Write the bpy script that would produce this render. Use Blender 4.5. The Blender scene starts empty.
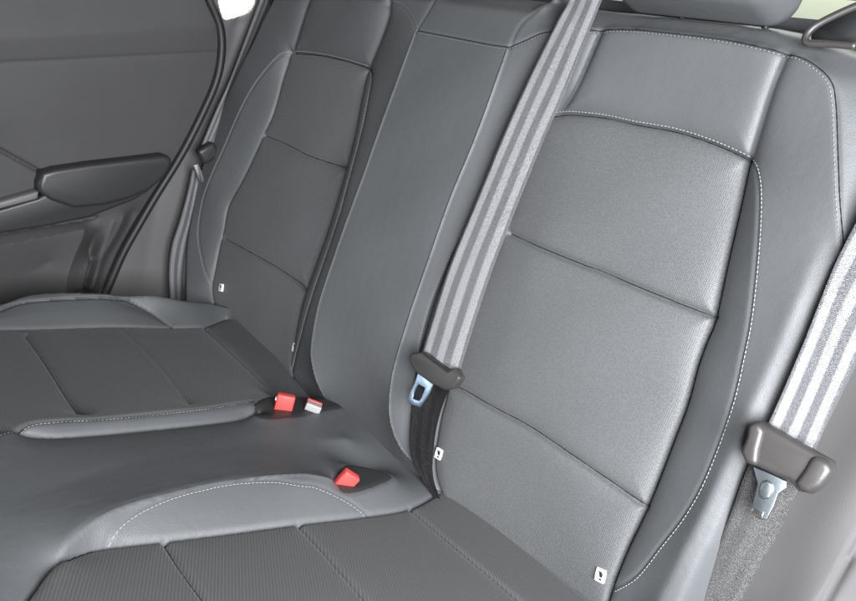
import bpy, bmesh, math, random
import numpy as np
from mathutils import Vector, Matrix
random.seed(4); np.random.seed(4)
sc = bpy.context.scene
COL = sc.collection

BACK_LINES = {
 'R_top': ([(-0.1197,0.5936,0.032),(-0.1008,0.6042,0.0312),(-0.0733,0.6195,0.0304),(-0.0272,0.6285,0.03),(0.0384,0.6368,0.03),(0.0975,0.6387,0.03),(0.1592,0.6388,0.0312),(0.1985,0.6358,0.0324),(0.2356,0.632,0.0336),(0.2592,0.624,0.0348),(0.2795,0.6112,0.036),(0.2913,0.5934,0.0352),(0.3107,0.5506,0.0344),(0.3283,0.5119,0.0332),(0.3442,0.4792,0.0316),(0.3549,0.4568,0.03)], 'T'),
 'R_insT': ([(-0.0516,0.5153,0.003),(-0.0303,0.5301,0.003),(0.028,0.5388,0.003),(0.0776,0.54,0.003),(0.1282,0.542,0.003),(0.176,0.5385,0.003),(0.2234,0.5305,0.003)], 'S'),
 'R_insR': ([(0.2214,0.5314,-0.002),(0.2277,0.4988,-0.002),(0.241,0.4324,-0.002),(0.2547,0.3646,-0.002),(0.2558,0.3385,-0.002),(0.2578,0.3101,-0.002),(0.2645,0.2683,-0.002),(0.2669,0.225,-0.002),(0.2701,0.1429,-0.002),(0.2694,0.0903,-0.002),(0.2717,0.0386,-0.002),(0.2746,0.0117,-0.002)], 'G'),
 'R_insL': ([(-0.0555,0.516,-0.002),(-0.0562,0.4776,-0.002),(-0.0561,0.4219,-0.002),(-0.0559,0.3652,-0.002),(-0.0578,0.2918,-0.002),(-0.0586,0.194,-0.002),(-0.0448,0.1298,-0.002),(-0.0388,0.0892,-0.002),(-0.0277,0.0466,-0.002),(-0.0141,0.0198,-0.002),(0.0055,0.0016,-0.002),(0.0198,-0.0067,-0.002)], 'G'),
 'R_bol': ([(0.2222,0.531,0),(0.2385,0.5183,0.01),(0.2555,0.4912,0.017),(0.2765,0.4406,0.021),(0.296,0.3801,0.023),(0.3059,0.3388,0.024),(0.3156,0.2898,0.024),(0.32,0.2191,0.022),(0.3168,0.1705,0.019),(0.3064,0.1234,0.014),(0.2948,0.077,0.008),(0.2744,0.0411,0)], 'T'),
 'R_crest': ([(0.3309,0.4743,0.03),(0.3314,0.4463,0.032),(0.3332,0.4084,0.034),(0.334,0.3688,0.034),(0.3344,0.3293,0.034),(0.3353,0.2881,0.034),(0.3369,0.2444,0.034),(0.3368,0.1987,0.0335),(0.3358,0.1513,0.033),(0.3341,0.0994,0.0305),(0.3329,0.0449,0.028)], 'X'),
 'R_out': ([(0.3473,0.476,0.028),(0.3474,0.4486,0.028),(0.3488,0.4112,0.028),(0.3497,0.372,0.028),(0.3503,0.3329,0.028),(0.3513,0.2922,0.028),(0.3531,0.249,0.028),(0.3533,0.204,0.028),(0.3527,0.1574,0.028),(0.352,0.1073,0.028),(0.3517,0.055,0.028)], 'X'),
 'R_out2': ([(0.3723,0.476,-0.02),(0.3724,0.4486,-0.02),(0.3738,0.4112,-0.02),(0.3747,0.372,-0.02),(0.3753,0.3329,-0.02),(0.3763,0.2922,-0.02),(0.3781,0.249,-0.02),(0.3783,0.204,-0.02),(0.3777,0.1574,-0.02),(0.377,0.1073,-0.02),(0.3767,0.055,-0.02)], 'X'),
 'R_out3': ([(0.3923,0.476,-0.09),(0.3924,0.4486,-0.09),(0.3938,0.4112,-0.09),(0.3947,0.372,-0.09),(0.3953,0.3329,-0.09),(0.3963,0.2922,-0.09),(0.3981,0.249,-0.09),(0.3983,0.204,-0.09),(0.3977,0.1574,-0.09),(0.397,0.1073,-0.09),(0.3967,0.055,-0.09)], 'X'),
 'RL_bol': ([(-0.0516,0.5153,0.003),(-0.068,0.4707,0.013),(-0.0819,0.4169,0.0197),(-0.087,0.3733,0.024),(-0.0968,0.3235,0.0267),(-0.1009,0.2493,0.028),(-0.0985,0.2034,0.028),(-0.093,0.1676,0.028),(-0.084,0.1348,0.0267),(-0.075,0.1004,0.0245),(-0.0611,0.0606,0.0203),(-0.0332,0.0207,0.013),(-0.007,-0.0008,0.003)], 'S'),
 'CR': ([(-0.1197,0.5936,0.032),(-0.1215,0.4669,0.033),(-0.1263,0.3804,0.032),(-0.1266,0.277,0.031),(-0.1242,0.1816,0.03),(-0.1183,0.1184,0.03),(-0.1027,0.0753,0.03),(-0.0858,0.0475,0.026),(-0.0631,0.0278,0.019),(-0.0365,0.017,0.01)], 'R'),
 'CL': ([(-0.3083,0.5956,0.032),(-0.3075,0.5347,0.036),(-0.3106,0.4579,0.036),(-0.3116,0.3795,0.036),(-0.3135,0.3152,0.036),(-0.3153,0.2394,0.036),(-0.3156,0.1484,0.036),(-0.2987,0.082,0.036),(-0.2846,0.0568,0.034),(-0.2691,0.0344,0.028),(-0.2601,0.0142,0.012)], 'R'),
 'C_top': ([(-0.3059,0.595,0.034),(-0.2252,0.5939,0.034),(-0.1558,0.5924,0.034),(-0.1178,0.5931,0.034)], 'T'),
 'C_tl': ([(-0.3059,0.595,0.034),(-0.3388,0.6184,0.0318),(-0.3737,0.6302,0.0295),(-0.4313,0.6343,0.0273),(-0.512,0.6373,0.025)], 'T'),
 'C_tl2': ([(-0.3059,0.595,0.034),(-0.2969,0.6286,0.031),(-0.2881,0.666,0.028)], 'c'),
 'C_tr2': ([(-0.1178,0.5931,0.034),(-0.1147,0.6235,0.032),(-0.0988,0.648,0.03),(-0.0873,0.6768,0.028)], 'c'),
 'R_hl': ([(0.0023,0.6293,0.03),(-0.0089,0.5658,0.02),(-0.0303,0.5301,0.003)], 'P'),
 'R_hr': ([(0.2261,0.631,0.033),(0.2241,0.597,0.025),(0.2237,0.5592,0.012),(0.2234,0.5305,0.003)], 'P'),
 'R_c1': ([(-0.0399,0.3656,0),(0.0148,0.3638,0),(0.0771,0.3636,0),(0.1063,0.3648,0),(0.1744,0.3636,0),(0.2554,0.3647,0)], 'C'),
 'R_c2': ([(-0.0582,0.1356,0),(-0.0235,0.1433,0),(0.0344,0.1455,0),(0.0937,0.1493,0),(0.1502,0.1484,0),(0.2068,0.1465,0),(0.2708,0.1436,0)], 'C'),
 'L_insT': ([(-0.6653,0.5281,0.003),(-0.5912,0.5341,0.003),(-0.505,0.535,0.003),(-0.4296,0.5319,0.003)], 'S'),
 'L_insR': ([(-0.4361,0.5328,-0.002),(-0.4303,0.4961,-0.002),(-0.4171,0.4297,-0.002),(-0.4079,0.3655,-0.002),(-0.402,0.3176,-0.002),(-0.4046,0.2468,-0.002),(-0.4064,0.1393,-0.002),(-0.4038,0.0895,-0.002),(-0.3951,0.0456,-0.002),(-0.3855,0.0116,-0.002),(-0.3718,-0.0068,-0.002)], 'G'),
 'L_insL': ([(-0.6733,0.5289,-0.002),(-0.6796,0.4836,-0.002),(-0.6747,0.4118,-0.002),(-0.6844,0.3639,-0.002),(-0.6978,0.3142,-0.002),(-0.7129,0.2587,-0.002),(-0.7295,0.2034,-0.002),(-0.7221,0.1563,-0.002),(-0.7183,0.1078,-0.002),(-0.701,0.0442,-0.002),(-0.6813,0.0124,-0.002)], 'G'),
 'L_bolR': ([(-0.4296,0.5319,0.003),(-0.4049,0.5157,0.012),(-0.3851,0.4715,0.02),(-0.3697,0.3968,0.024),(-0.3575,0.3081,0.026),(-0.3575,0.2565,0.026),(-0.3574,0.1883,0.026),(-0.3606,0.1195,0.022),(-0.3645,0.0672,0.016),(-0.3717,0.0365,0.008),(-0.3762,0.0063,0)], 'S'),
 'L_bolL': ([(-0.6653,0.5281,0.003),(-0.6895,0.5146,0.01),(-0.7252,0.4583,0.016),(-0.7454,0.3913,0.02),(-0.7648,0.3064,0.022),(-0.7813,0.2348,0.022),(-0.7866,0.1864,0.02),(-0.7725,0.1263,0.015),(-0.7297,0.0718,0.008),(-0.6944,0.0399,0)], 'T'),
 'L_hl': ([(-0.6327,0.6574,0.02),(-0.6419,0.6303,0.0143),(-0.6543,0.6023,0.0087),(-0.6653,0.5281,0.003)], 'P'),
 'L_hr': ([(-0.3998,0.6747,0.02),(-0.4064,0.6274,0.0143),(-0.418,0.578,0.0087),(-0.4296,0.5319,0.003)], 'P'),
 'L_c1': ([(-0.6812,0.364,0),(-0.6152,0.3645,0),(-0.5476,0.3607,0),(-0.499,0.3609,0),(-0.4054,0.3656,0)], 'C'),
 'L_c2': ([(-0.7136,0.1415,0),(-0.5694,0.1478,0),(-0.4944,0.1484,0),(-0.4337,0.1476,0),(-0.4047,0.1415,0)], 'C'),
 'L_out': ([(-0.7363,0.6722,0.015),(-0.7535,0.602,0.02),(-0.784,0.4885,0.0242),(-0.8107,0.3918,0.0253),(-0.8154,0.3022,0.026),(-0.8202,0.2301,0.026),(-0.8062,0.1467,0.0253),(-0.783,0.0771,0.0242),(-0.742,-0.001,0.0222),(-0.7217,-0.0327,0.02)], 'X'),
 'L_out2': ([(-0.7563,0.6722,-0.02),(-0.7735,0.602,-0.02),(-0.804,0.4885,-0.02),(-0.8307,0.3918,-0.02),(-0.8354,0.3022,-0.02),(-0.8402,0.2301,-0.02),(-0.8262,0.1467,-0.02),(-0.803,0.0771,-0.02),(-0.762,-0.001,-0.02),(-0.7417,-0.0327,-0.02)], 'X'),
 'L_out3': ([(-0.7763,0.6722,-0.09),(-0.7935,0.602,-0.09),(-0.824,0.4885,-0.09),(-0.8507,0.3918,-0.09),(-0.8554,0.3022,-0.09),(-0.8602,0.2301,-0.09),(-0.8462,0.1467,-0.09),(-0.823,0.0771,-0.09),(-0.782,-0.001,-0.09),(-0.7617,-0.0327,-0.09)], 'X'),
 'T640': ([(-0.86,0.64,0.022),(-0.46,0.64,0.022),(-0.37,0.64,0.031),(-0.14,0.64,0.031),(-0.04,0.64,0.022),(0.19,0.64,0.022),(0.3,0.62,0.022),(0.5,0.585,0.002)], 'X'),
 'T662': ([(-0.86,0.662,0.004),(-0.46,0.662,0.004),(-0.37,0.662,0.013),(-0.14,0.662,0.013),(-0.04,0.662,0.004),(0.19,0.662,0.004),(0.3,0.642,0.004),(0.5,0.607,-0.016)], 'X'),
 'T685': ([(-0.86,0.685,-0.06),(-0.46,0.685,-0.06),(-0.37,0.685,-0.051),(-0.14,0.685,-0.051),(-0.04,0.685,-0.06),(0.19,0.685,-0.06),(0.3,0.665,-0.06),(0.5,0.63,-0.08)], 'X'),
 'B1': ([(-0.8,-0.045,-0.03),(0.36,-0.045,-0.03)], 'X'),
}
CUSHION_LINES = {
 'Lout': ([(-0.5537,-0.5128,0.008),(-0.5858,-0.4491,0.015),(-0.619,-0.3908,0.024),(-0.6465,-0.3352,0.034),(-0.6428,-0.2551,0.044),(-0.6439,-0.152,0.044),(-0.6292,-0.0898,0.036),(-0.6382,-0.0255,0.024),(-0.6288,0.0264,0.014)], 'E'),
 'Lout2': ([(-0.5657,-0.5128,0.02),(-0.5978,-0.4491,0.02),(-0.631,-0.3908,0.02),(-0.6585,-0.3352,0.02),(-0.6548,-0.2551,0.02),(-0.6559,-0.152,0.02),(-0.6412,-0.0898,0.02),(-0.6502,-0.0255,0.02),(-0.6408,0.0264,0.02)], 'X'),
 'Lout3': ([(-0.5837,-0.5128,-0.07),(-0.6158,-0.4491,-0.07),(-0.649,-0.3908,-0.07),(-0.6765,-0.3352,-0.07),(-0.6728,-0.2551,-0.07),(-0.6739,-0.152,-0.07),(-0.6592,-0.0898,-0.07),(-0.6682,-0.0255,-0.07),(-0.6588,0.0264,-0.07)], 'X'),
 'Lst': ([(-0.5486,-0.4789,0.004),(-0.5788,-0.4374,0.01),(-0.613,-0.3915,0.018),(-0.6292,-0.3591,0.026),(-0.633,-0.3118,0.033),(-0.6374,-0.232,0.034),(-0.6425,-0.1869,0.024),(-0.6262,-0.1457,0.012),(-0.589,-0.1199,0)], 'S'),
 'LinsL': ([(-0.5583,-0.5002,0),(-0.5686,-0.4508,0),(-0.5759,-0.3979,0),(-0.5798,-0.3627,0),(-0.5884,-0.2385,0),(-0.5843,-0.1163,0),(-0.5844,-0.0613,0)], 'G'),
 'Lbk': ([(-0.5844,-0.0613,0),(-0.6131,-0.004,0.005),(-0.6114,0.0026,0.01)], 'C'),
 'L1': ([(-0.56,-0.3665,0),(-0.4207,-0.3684,0),(-0.3096,-0.3718,0),(-0.2873,-0.3705,0)], 'C'),
 'L2': ([(-0.5797,-0.2183,0),(-0.4563,-0.2136,0),(-0.3047,-0.2247,0),(-0.2893,-0.2258,0)], 'c'),
 'L3': ([(-0.5796,-0.0597,0),(-0.4451,-0.0639,0),(-0.3176,-0.0701,0),(-0.2821,-0.0694,0)], 'C'),
 'LinsR': ([(-0.2189,-0.5453,0.014),(-0.2327,-0.5074,0.014),(-0.2479,-0.4754,0.014),(-0.2649,-0.4426,0.014),(-0.2663,-0.4117,0.014),(-0.2632,-0.3552,0.014),(-0.2641,-0.2861,0.014),(-0.2654,-0.2099,0.014),(-0.2677,-0.1868,0.014),(-0.2724,-0.138,0.014)], 'S'),
 'cL': ([(-0.2606,-0.5282,0),(-0.2628,-0.4998,0),(-0.263,-0.4703,0),(-0.2465,-0.4188,0),(-0.2431,-0.36,0),(-0.242,-0.2693,0),(-0.2403,-0.1916,0),(-0.2451,-0.1383,0)], 'G'),
 'cmid': ([(-0.0995,-0.5417,0.011),(-0.1156,-0.4883,0.011),(-0.1537,-0.3418,0.011),(-0.153,-0.1933,0.011),(-0.1336,-0.0538,0.011)], 'X'),
 'cR': ([(0.0521,-0.54,0.002),(0.0177,-0.5138,0.006),(-0.0081,-0.4894,0.012),(-0.0282,-0.47,0.018),(-0.0403,-0.4534,0.022),(-0.0503,-0.4319,0.025),(-0.0562,-0.4056,0.027),(-0.0598,-0.3752,0.028),(-0.0647,-0.3135,0.028),(-0.0602,-0.2478,0.028),(-0.0512,-0.201,0.028),(-0.0438,-0.1835,0.028),(-0.0338,-0.1622,0.026)], 'R'),
 'Rst': ([(-0.0325,-0.4341,0),(-0.0365,-0.4305,0.01),(-0.0458,-0.4146,0.016),(-0.0542,-0.3878,0.021),(-0.0612,-0.3472,0.024),(-0.0629,-0.2915,0.025),(-0.0543,-0.241,0.025),(-0.0392,-0.2077,0.024),(-0.0324,-0.1896,0.022),(-0.0116,-0.1584,0.012),(0.0121,-0.1311,0)], 'T'),
 'RinsL': ([(0.0486,-0.5424,0),(0.0068,-0.5086,0),(-0.0157,-0.4855,0),(-0.0301,-0.4569,0),(-0.0318,-0.4324,0),(-0.0254,-0.3842,0),(-0.018,-0.3306,0),(-0.0016,-0.2257,0),(0.0134,-0.1338,0),(0.0201,-0.067,0),(0.0073,-0.0011,0)], 'G'),
 'R1': ([(-0.023,-0.3779,0),(0.0197,-0.3792,0),(0.0717,-0.3785,0),(0.1261,-0.3789,0)], 'C'),
 'R2': ([(-0.0003,-0.2279,0),(0.0553,-0.2285,0),(0.1357,-0.2322,0),(0.193,-0.2377,0)], 'C'),
 'R3': ([(0.0201,-0.067,0),(0.1039,-0.066,0),(0.2055,-0.0646,0),(0.2637,-0.062,0)], 'C'),
 'pocL': ([(-0.2606,-0.1409,0.012),(-0.2734,-0.1196,0.012),(-0.2767,-0.0761,0.012),(-0.2575,-0.0216,0.012),(-0.2257,0.0017,0.012),(-0.2194,-0.0386,0.012),(-0.21,-0.0917,0.012),(-0.2188,-0.1518,0.012),(-0.2606,-0.1409,0.012)], 'c'),
 'pocR': ([(-0.0447,-0.1512,0.016),(-0.0686,-0.1137,0.016),(-0.0643,-0.098,0.016),(-0.0481,-0.0772,0.016),(-0.0245,-0.0663,0.016),(-0.0138,-0.1274,0.016),(-0.0201,-0.155,0.016),(-0.0447,-0.1512,0.016)], 'c'),
 'pocLi': ([(-0.3039,-0.0736,-0.025),(-0.3046,-0.0386,-0.025),(-0.2976,0.0218,-0.025)], 'X'),
 'pocRi': ([(-0.0859,-0.0795,-0.022),(-0.0867,-0.0643,-0.022),(-0.0792,-0.0479,-0.022)], 'X'),
 'side': ([(0.36,-0.9,0),(0.36,0.06,0)], 'X'),
}
SIDE_TRIM_LINES = {
 'ridge': ([(0.4491,0.434,-0.026),(0.4412,0.3357,-0.026),(0.4355,0.2579,-0.026),(0.4328,0.1972,-0.026),(0.4288,0.1368,-0.026),(0.4254,0.0888,-0.026)], 'X'),
 'valley': ([(0.4162,0.4521,-0.044),(0.4103,0.3187,-0.044),(0.4051,0.237,-0.044),(0.4004,0.1658,-0.044),(0.392,0.1046,-0.044),(0.3912,0.0559,-0.044)], 'X'),
 'r3': ([(0.5051,0.3643,-0.05),(0.491,0.2855,-0.05),(0.4855,0.2184,-0.05),(0.4864,0.1533,-0.05)], 'X'),
 'gap': ([(0.4714,0.3764,-0.036),(0.4591,0.2882,-0.036),(0.4534,0.2227,-0.036),(0.4512,0.1804,-0.036),(0.449,0.1371,-0.036)], 'C'),
 'left': ([(0.28,-0.15,-0.06),(0.3,0.64,-0.06)], 'X'),
 'mid': ([(0.5,0.64,-0.045),(0.42,0.1,-0.045)], 'X'),
}
DOOR_LINES = {
 'belt': ([(-0.3875,0.4348,0.004),(-0.3059,0.4437,0.004),(-0.2162,0.4534,0.004),(0.0621,0.4841,0.004),(0.1148,0.4894,0.004)], 'c'),
 'bulge': ([(-0.3841,0.4734,0.01),(-0.3038,0.4824,0.01),(-0.1515,0.5037,0.01),(0.0584,0.5315,0.01)], 'X'),
 'top': ([(-0.377,0.5269,0.004),(-0.2973,0.5383,0.004),(0.0311,0.5874,0.004)], 'X'),
 'mid': ([(-0.4005,0.3224,0.006),(-0.3144,0.3538,0.006),(-0.0091,0.3739,0.006)], 'X'),
 'diag': ([(-0.3713,0.3406,0.004),(-0.3185,0.3041,0.004),(-0.2577,0.2623,0.004)], 'G'),
 'arm': ([(-0.4143,0.2006,0.006),(-0.3274,0.2106,0.006),(-0.2644,0.222,0.006),(-0.163,0.2264,0.006),(-0.0401,0.2467,0.006)], 'X'),
 'under': ([(-0.4187,0.1461,-0.004),(-0.3298,0.1575,-0.004),(-0.2578,0.1631,-0.004),(-0.1838,0.1694,-0.004),(-0.1694,0.172,-0.004)], 'G'),
 'under2': ([(-0.4234,0.1292,0.012),(-0.3351,0.1395,0.012),(-0.2635,0.146,0.012),(-0.195,0.1558,0.012)], 'E'),
 'pk_r': ([(-0.195,0.1558,0.012),(-0.2014,0.1351,0.012),(-0.2173,0.1015,0.012),(-0.2297,0.0693,0.012),(-0.2353,0.0358,0.012),(-0.241,-0.0003,0.012)], 'E'),
 'pk_d': ([(-0.1699,0.1515,0),(-0.1733,0.1146,-0.0225),(-0.1857,0.0657,-0.0375),(-0.1977,0.0074,-0.045),(-0.2036,-0.0307,-0.045)], 'X'),
 'st1': ([(-0.1397,0.1617,0.004),(-0.1539,0.1311,0.004),(-0.1838,0.08,0.004),(-0.2012,0.0268,0.004)], 'E'),
 'st2': ([(-0.1207,0.1699,0.004),(-0.1369,0.1373,0.004),(-0.169,0.0841,0.004),(-0.1903,0.025,0.004)], 'E'),
 'st3': ([(-0.0988,0.1765,-0.008),(-0.1154,0.1394,-0.008),(-0.1539,0.0778,-0.008),(-0.1736,0.0175,-0.008)], 'X'),
 'pkmid': ([(-0.429,0.0704,0.006),(-0.3076,0.0791,0.006),(-0.2569,0.097,0.006)], 'X'),
 'low': ([(-0.9,-0.2,0),(0.1,-0.2,0)], 'X'),
}
SEAL_PATH = [(0.0232,0.6399,0.004), (0.0389,0.5832,0.004), (0.0551,0.5519,0.004), (0.0656,0.5244,0.004), (0.0683,0.4845,0.004), (0.0587,0.4319,0.004), (0.0302,0.3682,0.004), (-0.0127,0.2887,0.004), (-0.0657,0.2076,0.004), (-0.0942,0.1614,0.004), (-0.1308,0.0997,0.004), (-0.1599,0.0368,0.004), (-0.183,-0.0147,0.004)]
ARMREST_OUTLINE = [(-0.2644,0.269,0.03), (-0.2435,0.275,0.03), (-0.189,0.2817,0.03), (-0.1154,0.2882,0.03), (-0.0516,0.2938,0.03), (-0.0341,0.2874,0.03), (-0.0362,0.272,0.03), (-0.0503,0.2492,0.03), (-0.0778,0.2273,0.03), (-0.1215,0.2108,0.03), (-0.1635,0.2025,0.03), (-0.2171,0.2012,0.03), (-0.2553,0.2189,0.03), (-0.2731,0.2362,0.03), (-0.272,0.2502,0.03)]
ARMREST_BASE = [(-0.4184,0.1951,0.026), (-0.3321,0.2096,0.026), (-0.2728,0.2244,0.026), (-0.2497,0.2372,0.026), (-0.1864,0.2424,0.026), (-0.0779,0.238,0.026), (-0.0762,0.2261,0.026), (-0.107,0.2087,0.026), (-0.159,0.1914,0.026), (-0.193,0.181,0.026), (-0.2656,0.1711,0.026), (-0.336,0.1658,0.026), (-0.4231,0.153,0.026)]
GRIP_TRIM = [(-0.4171,0.2089,0.028), (-0.3314,0.2223,0.028), (-0.2709,0.2373,0.028), (-0.2735,0.2233,0.028), (-0.3325,0.2102,0.028), (-0.4186,0.1957,0.028)]
BELT_MID_L = [(-0.0564,0.1648,1.0089), (-0.0503,0.1534,0.9886), (-0.0511,0.1415,0.9667), (-0.0615,0.123,0.9063), (-0.0689,0.0986,0.8263), (-0.0742,0.0716,0.7381), (-0.0786,0.0394,0.6327), (-0.0716,0.0105,0.5418), (-0.0654,-0.0004,0.5198)]
BELT_MID_R = [(-0.0062,0.1651,1.0099), (-0.003,0.1528,0.9866), (-0.0005,0.1346,0.944), (-0.0017,0.1155,0.8818), (-0.0057,0.1006,0.833), (-0.0083,0.0743,0.747), (-0.0089,0.0488,0.6635), (-0.0025,0.019,0.5694), (0.0047,0.0033,0.5318)]
BELT_MIDLOW_L = [(-0.0735,0.0091,0.5166), (-0.0652,-0.0014,0.4686), (-0.0533,-0.0115,0.4217), (-0.0393,-0.0169,0.3906), (-0.0185,-0.0168,0.3702), (0.0132,-0.0142,0.3514)]
BELT_MIDLOW_R = [(-0.0034,0.0122,0.5268), (-0.0218,0.016,0.4844), (-0.0247,0.0104,0.4386), (-0.0151,0.0013,0.3986), (-0.0017,-0.0064,0.3734), (0.0222,-0.0117,0.3529)]
BELT_R_L = [(0.3569,0.1231,0.9065), (0.3554,0.1129,0.8732), (0.3532,0.101,0.8344), (0.3519,0.0895,0.7966), (0.3539,0.0778,0.7584), (0.3562,0.0651,0.7167), (0.3579,0.0481,0.6611), (0.3577,0.0404,0.6362)]
BELT_R_R = [(0.4144,0.1271,0.8685), (0.4075,0.1134,0.8236), (0.4002,0.0958,0.7659), (0.3963,0.0823,0.7219), (0.3967,0.0755,0.6995), (0.3971,0.068,0.6749), (0.3985,0.0573,0.6399), (0.398,0.0521,0.6229)]
BELT_RLOW_L = [(0.3608,0.037,0.6249), (0.3573,0.0326,0.596), (0.3579,0.0295,0.5603), (0.358,0.0276,0.5259), (0.3585,0.0246,0.4875), (0.3612,0.0206,0.4459), (0.3619,0.0161,0.4027)]
BELT_RLOW_R = [(0.3976,0.0511,0.6197), (0.3986,0.0498,0.5872), (0.3981,0.0521,0.566), (0.3971,0.0531,0.5409), (0.3933,0.0497,0.5014), (0.3913,0.0428,0.4557), (0.3893,0.0312,0.4179)]
BELT_L_L = [(-0.84,0.1917,0.9752), (-0.835,0.1729,0.9268), (-0.83,0.1394,0.8485), (-0.82,0.103,0.7722), (-0.81,0.0687,0.7121), (-0.805,0.0391,0.6514)]
BELT_L_R = [(-0.84,0.231,0.9763), (-0.835,0.2048,0.9301), (-0.83,0.1663,0.8504), (-0.82,0.1251,0.773), (-0.81,0.0948,0.7103), (-0.805,0.0628,0.6427)]
BELT_LLOW_L = [(-0.82,0.0271,0.5993), (-0.82,0.0186,0.558), (-0.82,0.0012,0.4952), (-0.82,-0.0163,0.4425), (-0.82,-0.0234,0.3876), (-0.82,-0.022,0.3182)]
BELT_LLOW_R = [(-0.82,0.0531,0.5982), (-0.82,0.0446,0.5563), (-0.82,0.0361,0.492), (-0.82,0.0251,0.4375), (-0.82,0.0161,0.3818), (-0.82,0.0137,0.3118)]
TONGUE_MID = [(-0.0708,0.1727,0.058), (-0.0564,0.1807,0.058), (-0.0041,0.1774,0.058), (0.0026,0.1862,0.058), (0.0177,0.1779,0.058), (0.013,0.1616,0.058), (0.0007,0.1527,0.058), (-0.025,0.1502,0.058), (-0.0535,0.1512,0.058), (-0.069,0.1572,0.058), (-0.0751,0.1649,0.058)]
TONGUE_MID_METAL = [(-0.0542,0.1524,0.056), (-0.0245,0.1491,0.056), (-0.0245,0.1375,0.056), (-0.0276,0.1242,0.056), (-0.0314,0.1119,0.056), (-0.044,0.1085,0.056), (-0.0553,0.1102,0.056), (-0.0552,0.1222,0.056), (-0.0535,0.135,0.056)]
TONGUE_MID_HOLE = [(-0.0469,0.1382,0.056), (-0.0332,0.139,0.056), (-0.0334,0.1316,0.056), (-0.0336,0.1241,0.056), (-0.035,0.119,0.056), (-0.0421,0.1169,0.056), (-0.0482,0.1168,0.056), (-0.0496,0.1235,0.056), (-0.0494,0.1311,0.056)]
TONGUE_R = [(0.3468,0.2906,0.065), (0.3557,0.2963,0.065), (0.3812,0.294,0.065), (0.4062,0.2922,0.065), (0.4199,0.2913,0.065), (0.4244,0.2844,0.065), (0.4224,0.2676,0.065), (0.4167,0.2573,0.065), (0.4062,0.2538,0.065), (0.3962,0.2587,0.065), (0.3835,0.2571,0.065), (0.37,0.2563,0.065), (0.3595,0.2543,0.065), (0.3506,0.2617,0.065), (0.3499,0.2768,0.065)]
GRIP_END_A = [(0.3474,0.2899,0.066), (0.3555,0.2952,0.066), (0.3628,0.289,0.066), (0.3654,0.2721,0.066), (0.3699,0.2573,0.066), (0.3594,0.2554,0.066), (0.3516,0.2623,0.066), (0.3509,0.2774,0.066)]
GRIP_END_B = [(0.4047,0.2904,0.066), (0.4194,0.2911,0.066), (0.4239,0.2841,0.066), (0.4222,0.2686,0.066), (0.4165,0.2583,0.066), (0.4067,0.2552,0.066), (0.4016,0.2611,0.066), (0.4038,0.2742,0.066)]
TONGUE_R_METAL = [(0.3632,0.2534,0.052), (0.3785,0.2551,0.052), (0.3937,0.256,0.052), (0.3961,0.2503,0.052), (0.3921,0.2427,0.052), (0.393,0.2298,0.052), (0.3928,0.2152,0.052), (0.3873,0.2127,0.052), (0.3789,0.2125,0.052), (0.3761,0.2255,0.052), (0.3734,0.2406,0.052)]
TONGUE_R_BUTTON = [(0.3766,0.245,0.056), (0.3796,0.2489,0.056), (0.3847,0.2478,0.056), (0.3879,0.2426,0.056), (0.3874,0.2351,0.056), (0.3837,0.2307,0.056), (0.3793,0.2321,0.056), (0.3765,0.2387,0.056)]
TONGUE_R_SLOT = [(0.3784,0.219,0.056), (0.3883,0.2201,0.056), (0.3889,0.2142,0.056), (0.379,0.2131,0.056)]
TONGUE_L = [(-0.8,0.0262,0.6447), (-0.8,0.0495,0.6482)]
TONGUE_L2 = [(-0.8,0.0411,0.6302), (-0.8,0.0327,0.5998), (-0.8,0.0243,0.5712)]
TAG_0 = [(-0.6649,0.0521,0.008)]
TAG_1 = [(-0.3914,0.0428,0.008)]
TAG_2 = [(-0.0162,0.0474,0.008)]
TAG_3 = [(0.2559,0.0468,0.01)]
BUCKLE_LA = [(-0.2379,-0.1041,0.012)]
BUCKLE_LB = [(-0.2273,-0.0636,0.012)]
BUCKLE_R = [(-0.0435,-0.1533,0.02)]
HEADREST = [(0.0229,0.1771,0.9978), (0.0477,0.1743,0.9886), (0.1176,0.174,0.9874), (0.1932,0.1755,0.9926), (0.2145,0.1797,1.0061), (0.2137,0.1823,1.0146)]
HANDLE = [(0.238,0.1618,0.9818), (0.2422,0.1648,0.9916), (0.2579,0.1686,1.0042), (0.2799,0.173,1.0185), (0.3059,0.1606,0.9778), (0.2853,0.1606,0.978), (0.2624,0.1604,0.9771), (0.2425,0.1599,0.9757)]
KNOB = [(-0.01,0.1832,0.9835), (-0.026,0.1868,0.9952)]
SIDE_WIN = [(-0.86,0.0967,0.9261), (-0.86,0.1101,0.8942), (-0.86,0.1297,0.8941), (-0.86,0.1649,0.9088), (-0.86,0.182,0.9353), (-0.86,0.1806,0.9727)]
CAM_LOC = (0.53056,-0.59742,0.95384)
CAM_ROWS = [(0.664362, 0.736262, 0.128614), (-0.361739, 0.166166, 0.917351), (0.65404, -0.655978, 0.37673)]
FRAME_BACK = [(0.0, 0.0, 0.35), (1.0, 0.0, -0.0), (-0.0, 0.292372, 0.956305), (-0.0, -0.956305, 0.292372)]
FRAME_CUSH = [(0.0, 0.0, 0.35), (1.0, 0.0, -0.0), (-0.0, 0.978148, -0.207912), (-0.0, 0.207912, 0.978148)]
FRAME_DOOR = [(-0.8, 0.0, 0.35), (0.0, 1.0, 0.0), (0.0, 0.0, 1.0), (1.0, 0.0, 0.0)]

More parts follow.
